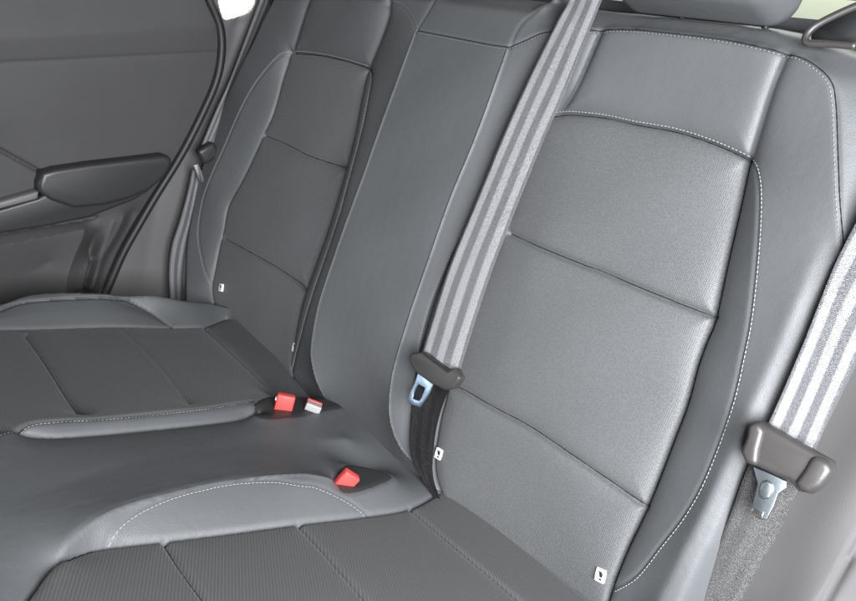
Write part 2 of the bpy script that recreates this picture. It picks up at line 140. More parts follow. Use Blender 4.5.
# ------------------------------------------------------------------ camera, world, lamps, exposure
cam_d = bpy.data.cameras.new('camera'); cam_o = bpy.data.objects.new('camera', cam_d); COL.objects.link(cam_o)
cam_d.sensor_width = 36.0; cam_d.lens = 36.0*697.0/856.0; cam_d.clip_start = .01; cam_d.clip_end = 100
R3 = Matrix(CAM_ROWS).transposed()
cam_o.matrix_world = Matrix.Translation(CAM_LOC) @ R3.to_4x4()
sc.camera = cam_o
world = bpy.data.worlds.new('World'); sc.world = world; world.use_nodes = True
bg = world.node_tree.nodes['Background']; bg.inputs[0].default_value = (.84, .85, .81, 1); bg.inputs[1].default_value = .15
def area(name, loc, target, sx, sy, power, col):
    l = bpy.data.lights.new(name, 'AREA'); l.shape = 'RECTANGLE'; l.size = sx; l.size_y = sy; l.energy = power; l.color = col
    o = bpy.data.objects.new(name, l); COL.objects.link(o); o.location = loc
    o.rotation_euler = (Vector(target)-Vector(loc)).to_track_quat('-Z', 'Y').to_euler()
    return o
area('open_door_light', (.84, -.47, .90), (.20, .05, .64), .6, .55, 52, (.955, .97, 1))
area('far_front_window_light', (-.85, -1.25, .68), (.1, 0, .5), .7, .45, 5, (.94, .95, 1))
area('rear_window_light', (.0, 1.3, 1.7), (-.1, .1, .7), 1.2, .5, 12, (.96, 1, .93))
sc.view_settings.view_transform = 'Standard'; sc.view_settings.look = 'None'
sc.view_settings.exposure = 0; sc.view_settings.gamma = 1
sc.cycles.use_denoising = True

# ------------------------------------------------------------------ materials
def mat(name, base, rough=.5, spec=.5, metal=0., bumps=(), sheen=0., coat=0., mottle=0., alpha=None, trans=0.):
    m = bpy.data.materials.new(name); m.use_nodes = True
    nt = m.node_tree; N = nt.nodes; P = N['Principled BSDF']
    P.inputs['Base Color'].default_value = (*base, 1); P.inputs['Roughness'].default_value = rough
    P.inputs['Specular IOR Level'].default_value = spec; P.inputs['Metallic'].default_value = metal
    P.inputs['Sheen Weight'].default_value = sheen; P.inputs['Sheen Roughness'].default_value = .4
    P.inputs['Coat Weight'].default_value = coat; P.inputs['Transmission Weight'].default_value = trans
    uv = N.new('ShaderNodeUVMap')
    prev = None
    for kind, scale, dist, strength in bumps:
        mp = N.new('ShaderNodeMapping'); nt.links.new(uv.outputs[0], mp.inputs[0])
        if kind == 'noise':
            t = N.new('ShaderNodeTexNoise'); t.inputs['Scale'].default_value = scale; t.inputs['Detail'].default_value = 4; out = t.outputs[0]
        elif kind == 'grain':
            t = N.new('ShaderNodeTexVoronoi'); t.inputs['Scale'].default_value = scale; t.feature = 'DISTANCE_TO_EDGE'
            cl = N.new('ShaderNodeClamp'); cl.inputs['Max'].default_value = .22; nt.links.new(t.outputs['Distance'], cl.inputs[0]); out = cl.outputs[0]
        elif kind == 'dots':
            t = N.new('ShaderNodeTexVoronoi'); t.inputs['Scale'].default_value = scale; t.inputs['Randomness'].default_value = .15
            cl = N.new('ShaderNodeClamp'); cl.inputs['Max'].default_value = .45; nt.links.new(t.outputs['Distance'], cl.inputs[0]); out = cl.outputs[0]
        else:
            t = N.new('ShaderNodeTexWave'); t.inputs['Scale'].default_value = scale; t.inputs['Distortion'].default_value = .6
            t.inputs['Detail Scale'].default_value = 3
            mp.inputs['Rotation'].default_value = (0, 0, math.radians(kind)); out = t.outputs['Fac']
        nt.links.new(mp.outputs[0], t.inputs['Vector'])
        b = N.new('ShaderNodeBump'); b.inputs['Strength'].default_value = strength; b.inputs['Distance'].default_value = dist
        nt.links.new(out, b.inputs['Height'])
        if prev: nt.links.new(prev.outputs[0], b.inputs['Normal'])
        prev = b
    if prev: nt.links.new(prev.outputs[0], P.inputs['Normal'])
    if mottle:
        t = N.new('ShaderNodeTexNoise'); t.inputs['Scale'].default_value = 9; t.inputs['Detail'].default_value = 8; nt.links.new(uv.outputs[0], t.inputs['Vector'])
        r = N.new('ShaderNodeMapRange'); r.inputs['From Min'].default_value = .3; r.inputs['From Max'].default_value = .7
        r.inputs['To Min'].default_value = rough-mottle; r.inputs['To Max'].default_value = rough+mottle
        nt.links.new(t.outputs[0], r.inputs[0]); nt.links.new(r.outputs[0], P.inputs['Roughness'])
    return m
LEATHER = mat('black_leather', (.070, .073, .076), .54, .5, bumps=(('noise', 14, .004, .35), ('noise', 75, .0016, .2), ('grain', 560, .0009, .45)), mottle=.05)
INSERT = mat('perforated_leather', (.070, .072, .074), .60, .5, bumps=(('noise', 12, .004, .3), ('dots', 460, .0010, .7)), sheen=.12, mottle=.04)
RIB = mat('ribbed_seat_fabric', (.048, .048, .049), .72, .4, bumps=(('noise', 12, .004, .3), (-62, 96, .0006, .5), ('noise', 700, .0006, .6)), sheen=.1)
THREAD = mat('grey_thread', (.30, .30, .30), .7, .4)
DARKTHREAD = mat('dark_thread', (.16, .16, .165), .6, .4)
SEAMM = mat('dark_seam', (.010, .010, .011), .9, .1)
DOORVINYL = mat('door_vinyl', (.039, .0385, .039), .62, .4, bumps=(('noise', 10, .003, .3), ('grain', 700, .0006, .5)), mottle=.04)
DARKPLASTIC = mat('dark_plastic', (.022, .022, .023), .42, .5, bumps=(('noise', 700, .0004, .3),))
POCKETM = mat('pocket_plastic', (.02, .02, .02), .5, .4, bumps=(('noise', 400, .0006, .5),))
SIDETRIM = mat('pale_trim_plastic', (.052, .050, .051), .62, .5, bumps=(('noise', 900, .0005, .4),), mottle=.04)
RUBBER = mat('seal_rubber', (.014, .014, .015), .5, .4, bumps=(('noise', 500, .0005, .4),))
TRIM = mat('grey_trim_plastic', (.13, .127, .128), .5, .45, bumps=(('noise', 900, .0005, .4),), mottle=.04)
TONGUEPL = mat('tongue_plastic', (.030, .028, .027), .42, .5, bumps=(('noise', 500, .0003, .25),))
METAL = mat('brushed_steel', (.38, .50, .64), .36, .5, metal=1., bumps=(('noise', 300, .0002, .3),))
STEELDK = mat('dull_steel', (.24, .27, .29), .38, .5, metal=1., bumps=(('noise', 300, .0003, .4),))
STEEL = mat('polished_steel', (.62, .62, .62), .2, .5, metal=1.)
RED = mat('red_button_plastic', (.50, .045, .040), .5, .5)
WHITEPL = mat('translucent_white_plastic', (.27, .26, .26), .3, .5)
TAGW = mat('tag_white', (.80, .80, .80), .4, .5)
TAGB = mat('tag_black', (.02, .02, .022), .5, .4)
SHELF = mat('pale_cover_fabric', (.52, .55, .44), .8, .3, bumps=(('noise', 300, .001, .5),))
SHELFDK = mat('cover_bar_plastic', (.50, .47, .44), .5, .4)
def weave_tint(m, kind, scale, lo, hi):
    nt = m.node_tree; N = nt.nodes; P = N['Principled BSDF']; uv = N.new('ShaderNodeUVMap')
    if kind == 'dots':
        t = N.new('ShaderNodeTexVoronoi'); t.inputs['Scale'].default_value = scale; t.inputs['Randomness'].default_value = .4; out = t.outputs['Distance']; f0, f1 = .15, .6
        nt.links.new(uv.outputs[0], t.inputs['Vector'])
    else:
        mp = N.new('ShaderNodeMapping'); mp.inputs['Rotation'].default_value = (0, 0, math.radians(kind)); nt.links.new(uv.outputs[0], mp.inputs[0])
        t = N.new('ShaderNodeTexWave'); t.inputs['Scale'].default_value = scale; t.inputs['Distortion'].default_value = .6; t.inputs['Detail Scale'].default_value = 3; out = t.outputs['Fac']; f0, f1 = .2, .8
        nt.links.new(mp.outputs[0], t.inputs['Vector'])
    n2 = N.new('ShaderNodeTexNoise'); n2.inputs['Scale'].default_value = 620; n2.inputs['Detail'].default_value = 3; nt.links.new(uv.outputs[0], n2.inputs['Vector'])
    ad = N.new('ShaderNodeMath'); ad.operation = 'ADD'; nt.links.new(out, ad.inputs[0])
    sb = N.new('ShaderNodeMath'); sb.operation = 'MULTIPLY_ADD'; sb.inputs[1].default_value = 1.6; sb.inputs[2].default_value = -.8; nt.links.new(n2.outputs[0], sb.inputs[0]); nt.links.new(sb.outputs[0], ad.inputs[1])
    mr = N.new('ShaderNodeMapRange'); mr.inputs['From Min'].default_value = f0; mr.inputs['From Max'].default_value = f1; mr.inputs['To Min'].default_value = lo; mr.inputs['To Max'].default_value = hi
    nt.links.new(ad.outputs[0], mr.inputs[0])
    mx = N.new('ShaderNodeVectorMath'); mx.operation = 'SCALE'; mx.inputs[0].default_value = tuple(P.inputs['Base Color'].default_value)[:3]; nt.links.new(mr.outputs[0], mx.inputs['Scale'])
    nt.links.new(mx.outputs[0], P.inputs['Base Color'])
weave_tint(RIB, -62, 96, .90, 1.10); weave_tint(INSERT, 'dots', 460, .80, 1.22)
def webbing_mat(name, base, stripe):
    m = mat(name, base, .36, 1.0, metal=.25, sheen=.15, bumps=((45, 260, .0008, .8), (-45, 260, .0008, .8), ('noise', 1100, .0006, .8)))
    nt = m.node_tree; N = nt.nodes; P = N['Principled BSDF']
    uv = N.new('ShaderNodeUVMap'); uv.uv_map = 'width'
    sx = N.new('ShaderNodeSeparateXYZ'); nt.links.new(uv.outputs[0], sx.inputs[0])
    cr = N.new('ShaderNodeValToRGB'); cr.color_ramp.interpolation = 'LINEAR'
    e = cr.color_ramp.elements
    stops = [(0, 0), (.05, 0), (.07, 1), (.21, 1), (.25, 0), (.39, 0), (.43, 1), (.57, 1), (.61, 0), (.75, 0), (.79, 1), (.93, 1), (.95, 0), (1, 0)]
    while len(e) < len(stops): e.new(.5)
    for i, (p, v) in enumerate(stops):
        e[i].position = p; c = [base[k]*(1-v)+stripe[k]*v for k in range(3)]; e[i].color = (*c, 1)
    nt.links.new(sx.outputs[0], cr.inputs[0])
    nz = N.new('ShaderNodeTexNoise'); nz.inputs['Scale'].default_value = 620
    g = N.new('ShaderNodeUVMap'); nt.links.new(g.outputs[0], nz.inputs['Vector'])
    mr = N.new('ShaderNodeMapRange'); mr.inputs['From Min'].default_value = .3; mr.inputs['From Max'].default_value = .7; mr.inputs['To Min'].default_value = .6; mr.inputs['To Max'].default_value = 1.35
    nt.links.new(nz.outputs[0], mr.inputs[0])
    mx = N.new('ShaderNodeVectorMath'); mx.operation = 'SCALE'; nt.links.new(cr.outputs[0], mx.inputs[0]); nt.links.new(mr.outputs[0], mx.inputs['Scale'])
    nt.links.new(mx.outputs[0], P.inputs['Base Color'])
    return m
WEB = webbing_mat('belt_webbing', (.13, .13, .142), (.34, .34, .35))
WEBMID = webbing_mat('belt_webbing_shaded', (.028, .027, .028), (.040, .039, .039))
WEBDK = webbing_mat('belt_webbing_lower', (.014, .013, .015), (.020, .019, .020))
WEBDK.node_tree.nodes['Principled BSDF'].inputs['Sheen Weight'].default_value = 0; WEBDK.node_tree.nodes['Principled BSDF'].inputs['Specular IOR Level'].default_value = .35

# ------------------------------------------------------------------ object helpers
def link(name, me, m=None, parent=None, smooth=True):
    o = bpy.data.objects.new(name, me); COL.objects.link(o)
    if m: me.materials.append(m)
    if parent: o.parent = parent; o.matrix_parent_inverse = Matrix.Translation(-parent.location)
    if smooth: me.polygons.foreach_set('use_smooth', np.ones(len(me.polygons), bool))
    return o
def thing(name, loc, label, cat, group=None):
    o = bpy.data.objects.new(name, None); COL.objects.link(o); o.location = loc; o.empty_display_size = .05
    o['label'] = label; o['category'] = cat
    if group: o['group'] = group
    return o
def tag(o, label, cat, group=None, kind=None):
    o['label'] = label; o['category'] = cat
    if group: o['group'] = group
    if kind: o['kind'] = kind
class Frame:
    def __init__(s, f): s.o, s.e1, s.e2, s.n = [np.array(x, float) for x in f]
    def w(s, a, b, h): return s.o + np.multiply.outer(a, s.e1) + np.multiply.outer(b, s.e2) + np.multiply.outer(h, s.n)
    def p(s, a, b, h=0.): return Vector((s.o + a*s.e1 + b*s.e2 + h*s.n).tolist())
FB, FC, FD = Frame(FRAME_BACK), Frame(FRAME_CUSH), Frame(FRAME_DOOR)
def catmull(P, n=8):
    P = np.array(P, float); Q = np.vstack([2*P[0]-P[1], P, 2*P[-1]-P[-2]]); out = []
    for i in range(1, len(Q)-2):
        for t in np.linspace(0, 1, n, endpoint=False):
            a, b, c, d = Q[i-1], Q[i], Q[i+1], Q[i+2]
            out.append(.5*((2*b)+(-a+c)*t+(2*a-5*b+4*c-d)*t*t+(-a+3*b-3*c+d)*t**3))
    out.append(P[-1]); return np.array(out)

# ------------------------------------------------------------------ upholstery relief: a padded surface pulled down along its seams
class Relief:
    def __init__(s, frame, a0, a1, b0, b1, step, lines, h0=0., puff=.005, puffw=.014, smooth=14):
        s.F = frame; s.step = step; s.a0, s.b0 = a0, b0
        s.na = int((a1-a0)/step)+1; s.nb = int((b1-b0)/step)+1
        s.C = {k: catmull(v[0], 8) if len(v[0]) > 2 else catmull(v[0], 20) for k, v in lines.items()}
        s.kind = {k: v[1] for k, v in lines.items()}
        H = None
        for lev in (16, 8, 4, 2, 1):
            st = step*lev; na = (s.na-1)//lev+2; nb = (s.nb-1)//lev+2
            acc = np.zeros((na, nb)); cnt = np.zeros((na, nb))
            for k, c in s.C.items():
                d = np.r_[0, np.cumsum(np.linalg.norm(np.diff(c[:, :2], axis=0), axis=1))]
                t = np.arange(0, d[-1]+1e-9, step*.5)
                a = np.interp(t, d, c[:, 0]); b = np.interp(t, d, c[:, 1]); h = np.interp(t, d, c[:, 2])
                i = np.rint((a-a0)/st).astype(int); j = np.rint((b-b0)/st).astype(int)
                ok = (i >= 0)&(i < na)&(j >= 0)&(j < nb)
                np.add.at(acc, (i[ok], j[ok]), h[ok]); np.add.at(cnt, (i[ok], j[ok]), 1)
            fix = cnt > 0; val = acc/np.maximum(cnt, 1)
            if H is None: H = np.full((na, nb), h0)
            else:
                ii = np.clip(np.arange(na)*.5, 0, H.shape[0]-1.001); jj = np.clip(np.arange(nb)*.5, 0, H.shape[1]-1.001)
                i0 = ii.astype(int); j0 = jj.astype(int); fi = (ii-i0)[:, None]; fj = (jj-j0)[None]
                H = (H[i0][:, j0]*(1-fi)*(1-fj)+H[i0+1][:, j0]*fi*(1-fj)+H[i0][:, j0+1]*(1-fi)*fj+H[i0+1][:, j0+1]*fi*fj)
            H[fix] = val[fix]
            for it in range(600 if lev > 4 else 160 if lev > 1 else 50):
                P = np.pad(H, 1, mode='edge'); H = (P[2:, 1:-1]+P[:-2, 1:-1]+P[1:-1, 2:]+P[1:-1, :-2])*.25; H[fix] = val[fix]
        H = H[:s.na, :s.nb]
        for it in range(smooth):
            P = np.pad(H, 1, mode='edge'); H = H*.4+(P[2:, 1:-1]+P[:-2, 1:-1]+P[1:-1, 2:]+P[1:-1, :-2])*.15
        A, B = np.meshgrid(a0+np.arange(s.na)*step, b0+np.arange(s.nb)*step, indexing='ij')
        A = A.copy(); B = B.copy()
        moved = np.zeros(A.shape, bool); cl = {}
        for k, c in s.C.items():
            kd = s.kind[k]
            if kd == 'X': continue
            m = .05
            sel = (A > c[:, 0].min()-m)&(A < c[:, 0].max()+m)&(B > c[:, 1].min()-m)&(B < c[:, 1].max()+m)
            pa, pb = A[sel], B[sel]; best = np.full(pa.shape, 9.); qa = pa.copy(); qb = pb.copy()
            for (x0, y0, _), (x1, y1, _) in zip(c[:-1], c[1:]):
                dx, dy = x1-x0, y1-y0; L = dx*dx+dy*dy
                if L < 1e-12: continue
                t = np.clip(((pa-x0)*dx+(pb-y0)*dy)/L, 0, 1); xx = x0+t*dx; yy = y0+t*dy
                d = np.hypot(pa-xx, pb-yy); u = d < best; best[u] = d[u]; qa[u] = xx[u]; qb[u] = yy[u]
            full = np.full(A.shape, 9.); full[sel] = best; cl[k] = full
            if kd in 'SCGEcPNRT':
                near = (best < step*.5)&~moved[sel]
                sn = sel.copy(); sn[sel] = near
                A[sn] = qa[near]; B[sn] = qb[near]; moved |= sn; full[sn] = 0
        s.H = H; H = s.at(A.ravel(), B.ravel()).reshape(A.shape)
        dP = np.full(A.shape, 1.)
        for k, d in cl.items():
            if s.kind[k] in 'SCGP': dP = np.minimum(dP, d)
        if cl: H = H + puff*(1-np.exp(-dP/puffw)) - puff*.6
        for k, d in cl.items():
            g, wd = {'S': (.0022, .0022), 'C': (.0052, .0028), 'c': (.0012, .003), 'G': (.0038, .0028), 'E': (-.0010, .0022), 'T': (.0014, .0020), 'P': (-.0024, .0013), 'R': (-.0018, .0015), 'N': (0, 1)}[s.kind[k]]
            H = H - g*np.exp(-(d/wd)**2)
            if s.kind[k] in 'SG': H = H - .0032*np.exp(-(d/.0013)**2)
            if s.kind[k] == 'P': H = H - .0014*np.exp(-(d/.006)**2)
        # slow unevenness of stuffed leather
        for q in range(9):
            fx, fy = np.random.uniform(-26, 26, 2); ph = np.random.uniform(0, 6.3)
            H = H + .00028*np.sin(A*fx*1.4+B*fy*1.4+ph)
        s.A, s.B, s.H = A, B, H
        s.fa = (A[:-1, :-1]+A[1:, 1:])*.5; s.fb = (B[:-1, :-1]+B[1:, 1:])*.5
        s.free = np.ones(s.fa.shape, bool)
    def inside(s, poly):
        poly = np.array(poly)[:, :2]; x, y = s.fa, s.fb; r = np.zeros(x.shape, bool)
        for (x0, y0), (x1, y1) in zip(poly, np.roll(poly, -1, axis=0)):
            if y0 == y1: continue
            r ^= ((y0 > y) != (y1 > y)) & (x < (x1-x0)*(y-y0)/(y1-y0)+x0)
        return r
    def ring(s, names):
        return np.vstack([s.C[n][::-1] if rev else s.C[n] for n, rev in names])
    def part(s, name, mask, m, parent, label=None):
        mask = mask & s.free; s.free &= ~mask
        fi, fj = np.nonzero(mask)
        idx = np.arange(s.na*s.nb).reshape(s.na, s.nb)
        q = np.stack([idx[fi, fj], idx[fi+1, fj], idx[fi+1, fj+1], idx[fi, fj+1]], 1)
        if np.dot(np.cross(s.F.e1, s.F.e2), s.F.n) < 0: q = q[:, ::-1]
        u, inv = np.unique(q, return_inverse=True); inv = inv.reshape(-1, 4)
        a, b, h = s.A.ravel()[u], s.B.ravel()[u], s.H.ravel()[u]
        co = s.F.w(a, b, h)
        me = bpy.data.meshes.new(name); me.vertices.add(len(u)); me.vertices.foreach_set('co', co.ravel())
        me.loops.add(len(inv)*4); me.loops.foreach_set('vertex_index', inv.ravel().astype(np.int32))
        me.polygons.add(len(inv)); me.polygons.foreach_set('loop_start', np.arange(len(inv), dtype=np.int32)*4)
        uv = me.uv_layers.new(name='UVMap'); me.update(calc_edges=True)
        uv.data.foreach_set('uv', np.stack([a, b], 1)[inv.ravel()].ravel())
        me.validate()
        o = link(name, me, m, parent)
        if label: o['label'] = label
        return o
    def at(s, a, b):
        x = np.clip((a-s.a0)/s.step, 0, s.na-1.01); y = np.clip((b-s.b0)/s.step, 0, s.nb-1.01)
        i = x.astype(int); j = y.astype(int); fx = x-i; fy = y-j; H = s.H
        return H[i, j]*(1-fx)*(1-fy)+H[i+1, j]*fx*(1-fy)+H[i, j+1]*(1-fx)*fy+H[i+1, j+1]*fx*fy
    def stitches(s, k, parent, side=1, off=.0030, length=.0036, gap=.0011, w=.00038, m=None, lift=.0004):
        c = s.C[k]; d = np.r_[0, np.cumsum(np.linalg.norm(np.diff(c[:, :2], axis=0), axis=1))]
        bm = bmesh.new(); t = .003
        while t+length < d[-1]:
            jit = random.uniform(-.0003, .0003)
            P = []
            for tt in (t+jit, t+length*.5, t+length+jit):
                a = np.interp(tt, d, c[:, 0]); b = np.interp(tt, d, c[:, 1])
                a2 = np.interp(tt+.001, d, c[:, 0])-np.interp(tt-.001, d, c[:, 0]); b2 = np.interp(tt+.001, d, c[:, 1])-np.interp(tt-.001, d, c[:, 1])
                L = math.hypot(a2, b2) or 1; a += side*off*b2/L; b -= side*off*a2/L
                P.append((a, b, a2/L, b2/L))
            rings = []
            for q, (a, b, ta, tb) in enumerate(P):
                h = float(s.at(np.array([a]), np.array([b]))[0]) + lift - (w*1.0 if q != 1 else 0)
                r = w*(1 if q == 1 else .75); vs = []
                for ang in range(6):
                    ca, sa = math.cos(ang*math.pi/3), math.sin(ang*math.pi/3)
                    vs.append(bm.verts.new(s.F.p(a+tb*r*ca, b-ta*r*ca, h+r*sa)))
                rings.append(vs)
            for r0, r1 in zip(rings, rings[1:]):
                for i in range(6): bm.faces.new((r0[i], r0[(i+1) % 6], r1[(i+1) % 6], r1[i]))
            bm.faces.new(rings[0]); bm.faces.new(rings[-1])
            t += length+gap
        bmesh.ops.recalc_face_normals(bm, faces=bm.faces)
        me = bpy.data.meshes.new('stitching'); bm.to_mesh(me); bm.free()
        return link('stitching', me, m or THREAD, parent)

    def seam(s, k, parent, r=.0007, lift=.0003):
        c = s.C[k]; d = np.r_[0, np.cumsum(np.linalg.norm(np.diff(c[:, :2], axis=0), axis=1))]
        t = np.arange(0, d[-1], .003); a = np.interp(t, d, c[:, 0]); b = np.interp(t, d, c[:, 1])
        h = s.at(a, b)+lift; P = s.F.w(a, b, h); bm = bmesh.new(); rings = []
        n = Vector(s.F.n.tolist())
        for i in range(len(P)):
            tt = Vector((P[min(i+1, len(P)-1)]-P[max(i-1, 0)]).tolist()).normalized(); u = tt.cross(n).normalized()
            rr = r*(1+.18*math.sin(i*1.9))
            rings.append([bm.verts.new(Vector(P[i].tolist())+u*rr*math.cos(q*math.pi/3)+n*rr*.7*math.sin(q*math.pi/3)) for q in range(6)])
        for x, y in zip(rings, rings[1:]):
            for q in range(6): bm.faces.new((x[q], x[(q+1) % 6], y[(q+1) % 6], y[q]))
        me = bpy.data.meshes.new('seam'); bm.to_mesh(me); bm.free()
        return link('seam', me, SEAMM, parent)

def uv_box(me):
    """uv in metres from the two widest axes of each face"""
    uv = me.uv_layers.new(name='UVMap')
    for p in me.polygons:
        n = p.normal; ax = max(range(3), key=lambda i: abs(n[i])); k = [i for i in range(3) if i != ax]
        for li in p.loop_indices:
            v = me.vertices[me.loops[li].vertex_index].co; uv.data[li].uv = (v[k[0]], v[k[1]])
def finish(name, bm, m, parent=None, bevel=0., seg=3, smooth=True, angle=.6):
    bmesh.ops.recalc_face_normals(bm, faces=bm.faces)
    if bevel:
        ed = [e for e in bm.edges if len(e.link_faces) == 2 and e.calc_face_angle(0) > angle]
        bmesh.ops.bevel(bm, geom=ed, offset=bevel, segments=seg, profile=.5, affect='EDGES', clamp_overlap=True)
    me = bpy.data.meshes.new(name); bm.to_mesh(me); bm.free(); uv_box(me)
    return link(name, me, m, parent, smooth)
def plate(name, F, outline, top, bottom, m, parent=None, bevel=.0, hole=None, seg=3, angle=.6, dome=0.):
    """a solid with the given outline between two heights, with an optional hole"""
    bm = bmesh.new()
    T = [bm.verts.new(F.p(a, b, top)) for a, b, *_ in outline]; Bv = [bm.verts.new(F.p(a, b, bottom)) for a, b, *_ in outline]
    n = len(T)
    for i in range(n): bm.faces.new((T[i], T[(i+1) % n], Bv[(i+1) % n], Bv[i]))
    if hole:
        T2 = [bm.verts.new(F.p(a, b, top)) for a, b, *_ in hole]; B2 = [bm.verts.new(F.p(a, b, bottom)) for a, b, *_ in hole]
        for i in range(n):
            j = (i+1) % n
            bm.faces.new((T[i], T[j], T2[j], T2[i])); bm.faces.new((Bv[i], Bv[j], B2[j], B2[i])); bm.faces.new((T2[i], T2[j], B2[j], B2[i]))
    else:
        bm.faces.new(T); bm.faces.new(Bv)
    return finish(name, bm, m, parent, bevel, seg, angle=angle)
def tube(name, pts, r, m, parent=None, n=10, flat=1.0, res=6, up=(0, 0, 1)):
    P = catmull(pts, res); bm = bmesh.new(); rings = []
    for i, p in enumerate(P):
        t = Vector((P[min(i+1, len(P)-1)]-P[max(i-1, 0)]).tolist()).normalized()
        s = t.cross(Vector(up)).normalized(); q = s.cross(t)
        rings.append([bm.verts.new(Vector(p.tolist())+s*r*math.cos(k*2*math.pi/n)+q*r*flat*math.sin(k*2*math.pi/n)) for k in range(n)])
    for a, b in zip(rings, rings[1:]):
        for k in range(n): bm.faces.new((a[k], a[(k+1) % n], b[(k+1) % n], b[k]))
    bm.faces.new(rings[0]); bm.faces.new(rings[-1])
    return finish(name, bm, m, parent)
def ribbon(name, Lr, Rr, m, parent, thick=.0013, arch=.0015, nw=10, res=8):
    A = catmull(Lr, res); B = catmull(Rr, res); k = len(A)
    bm = bmesh.new(); top = []; bot = []
    dist = 0; V = []
    for i in range(k):
        a = Vector(A[i].tolist()); b = Vector(B[i].tolist())
        t = Vector(((A[min(i+1, k-1)]+B[min(i+1, k-1)])-(A[max(i-1, 0)]+B[max(i-1, 0)])).tolist()).normalized()
        n = t.cross(b-a).normalized()
        if n.dot(Vector(CAM_LOC)-a) < 0: n = -n
        if i: dist += ((A[i]+B[i])/2-(A[i-1]+B[i-1])/2).dot(((A[i]+B[i])/2-(A[i-1]+B[i-1])/2))**.5
        V.append(dist)
        top.append([bm.verts.new(a.lerp(b, j/nw)+n*(arch*math.sin(math.pi*j/nw)+.0004*math.sin(dist*40+j))) for j in range(nw+1)])
        bot.append([bm.verts.new(a.lerp(b, j/nw)+n*(arch*math.sin(math.pi*j/nw)-thick)) for j in range(nw+1)])
    uv = bm.loops.layers.uv.new('UVMap'); u2 = bm.loops.layers.uv.new('width')
    wid = (Vector(A[k//2].tolist())-Vector(B[k//2].tolist())).length
    def face(vs, cs):
        f = bm.faces.new(vs)
        for l, (i, j) in zip(f.loops, cs): l[uv].uv = (j/nw*wid, V[i]); l[u2].uv = (j/nw, V[i])
    for i in range(k-1):
        for j in range(nw):
            cs = ((i, j), (i, j+1), (i+1, j+1), (i+1, j))
            face([top[p][q] for p, q in cs], cs); face([bot[p][q] for p, q in cs[::-1]], cs[::-1])
        for j in (0, nw):
            cs = ((i, j), (i+1, j)); face([top[i][j], top[i+1][j], bot[i+1][j], bot[i][j]], ((i, j), (i+1, j), (i+1, j), (i, j)))
    bmesh.ops.recalc_face_normals(bm, faces=bm.faces)
    me = bpy.data.meshes.new(name); bm.to_mesh(me); bm.free()
    return link(name, me, m, parent)
def box_bm(c, size, M=None):
    bm = bmesh.new(); bmesh.ops.create_cube(bm, size=1)
    for v in bm.verts:
        v.co = Vector((v.co.x*size[0], v.co.y*size[1], v.co.z*size[2]))
        if M: v.co = M @ v.co
        v.co += Vector(c)
    return bm

# ------------------------------------------------------------------ rear backrest
rb = Relief(FB, -.93, .46, -.045, .71, .0017, BACK_LINES, h0=.02, puff=.0075, puffw=.009)
thL = thing('rear_bench_section', FB.p(-.5, 0), 'black leather backrest of the far seat, left of the smooth centre section', 'rear seat', 'rear seats side by side')
thR = thing('rear_bench_section', FB.p(0, 0), 'black leather backrest in the foreground with smooth centre section and headrest on top', 'rear seat', 'rear seats side by side')
div = np.vstack([rb.C['C_tl2'][::-1], rb.C['CL']])[:, :2]
div = div[np.argsort(div[:, 1])]
left = rb.fa < np.interp(rb.fb, div[:, 1], div[:, 0])
rb.free &= rb.fb < .70
ins_m = dict(name='insert_panel', m=INSERT)
rb.part('insert_panel', rb.inside(rb.ring([('R_insT', 0), ('R_insR', 0), ('R_insL', 1)])), INSERT, thR)
rb.part('inner_bolster', rb.inside(rb.ring([('R_insR', 0), ('R_bol', 1)])), LEATHER, thR)
rb.part('inner_bolster', rb.inside(rb.ring([('R_insL', 0), ('RL_bol', 1)])), LEATHER, thR)
rb.part('centre_panel', rb.inside(rb.ring([('C_top', 0), ('CR', 0), ('CL', 1)])), LEATHER, thR)
rb.part('insert_panel', rb.inside(rb.ring([('L_insT', 0), ('L_insR', 0), ('L_insL', 1)])), INSERT, thL)
rb.part('inner_bolster', rb.inside(rb.ring([('L_insL', 0), ('L_bolL', 1)])), LEATHER, thL)
rb.part('inner_bolster', rb.inside(rb.ring([('L_insR', 0), ('L_bolR', 1)])), LEATHER, thL)
coverL = rb.part('leather_cover', left & (rb.fa > -.92), LEATHER, thL)
coverR = rb.part('leather_cover', (~left) & (rb.fa < .455), LEATHER, thR)
for k, s, th, m in (('R_top', 1, thR, DARKTHREAD), ('R_insT', -1, thR, THREAD), ('R_bol', -1, thR, THREAD), ('RL_bol', 1, thR, THREAD), ('C_top', 1, thR, DARKTHREAD),
                    ('C_tl', 1, thL, DARKTHREAD), ('L_insT', -1, thL, THREAD), ('L_bolR', 1, thL, THREAD), ('L_bolL', 1, thL, THREAD)):
    rb.stitches(k, th, s, m=m)

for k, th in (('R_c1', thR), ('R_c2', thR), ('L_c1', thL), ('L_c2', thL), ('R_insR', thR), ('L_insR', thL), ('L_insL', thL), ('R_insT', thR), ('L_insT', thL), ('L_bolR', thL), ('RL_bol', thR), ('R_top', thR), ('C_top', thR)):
    rb.seam(k, th, r=.0008 if '_c' in k or 'ins' in k else .00055)

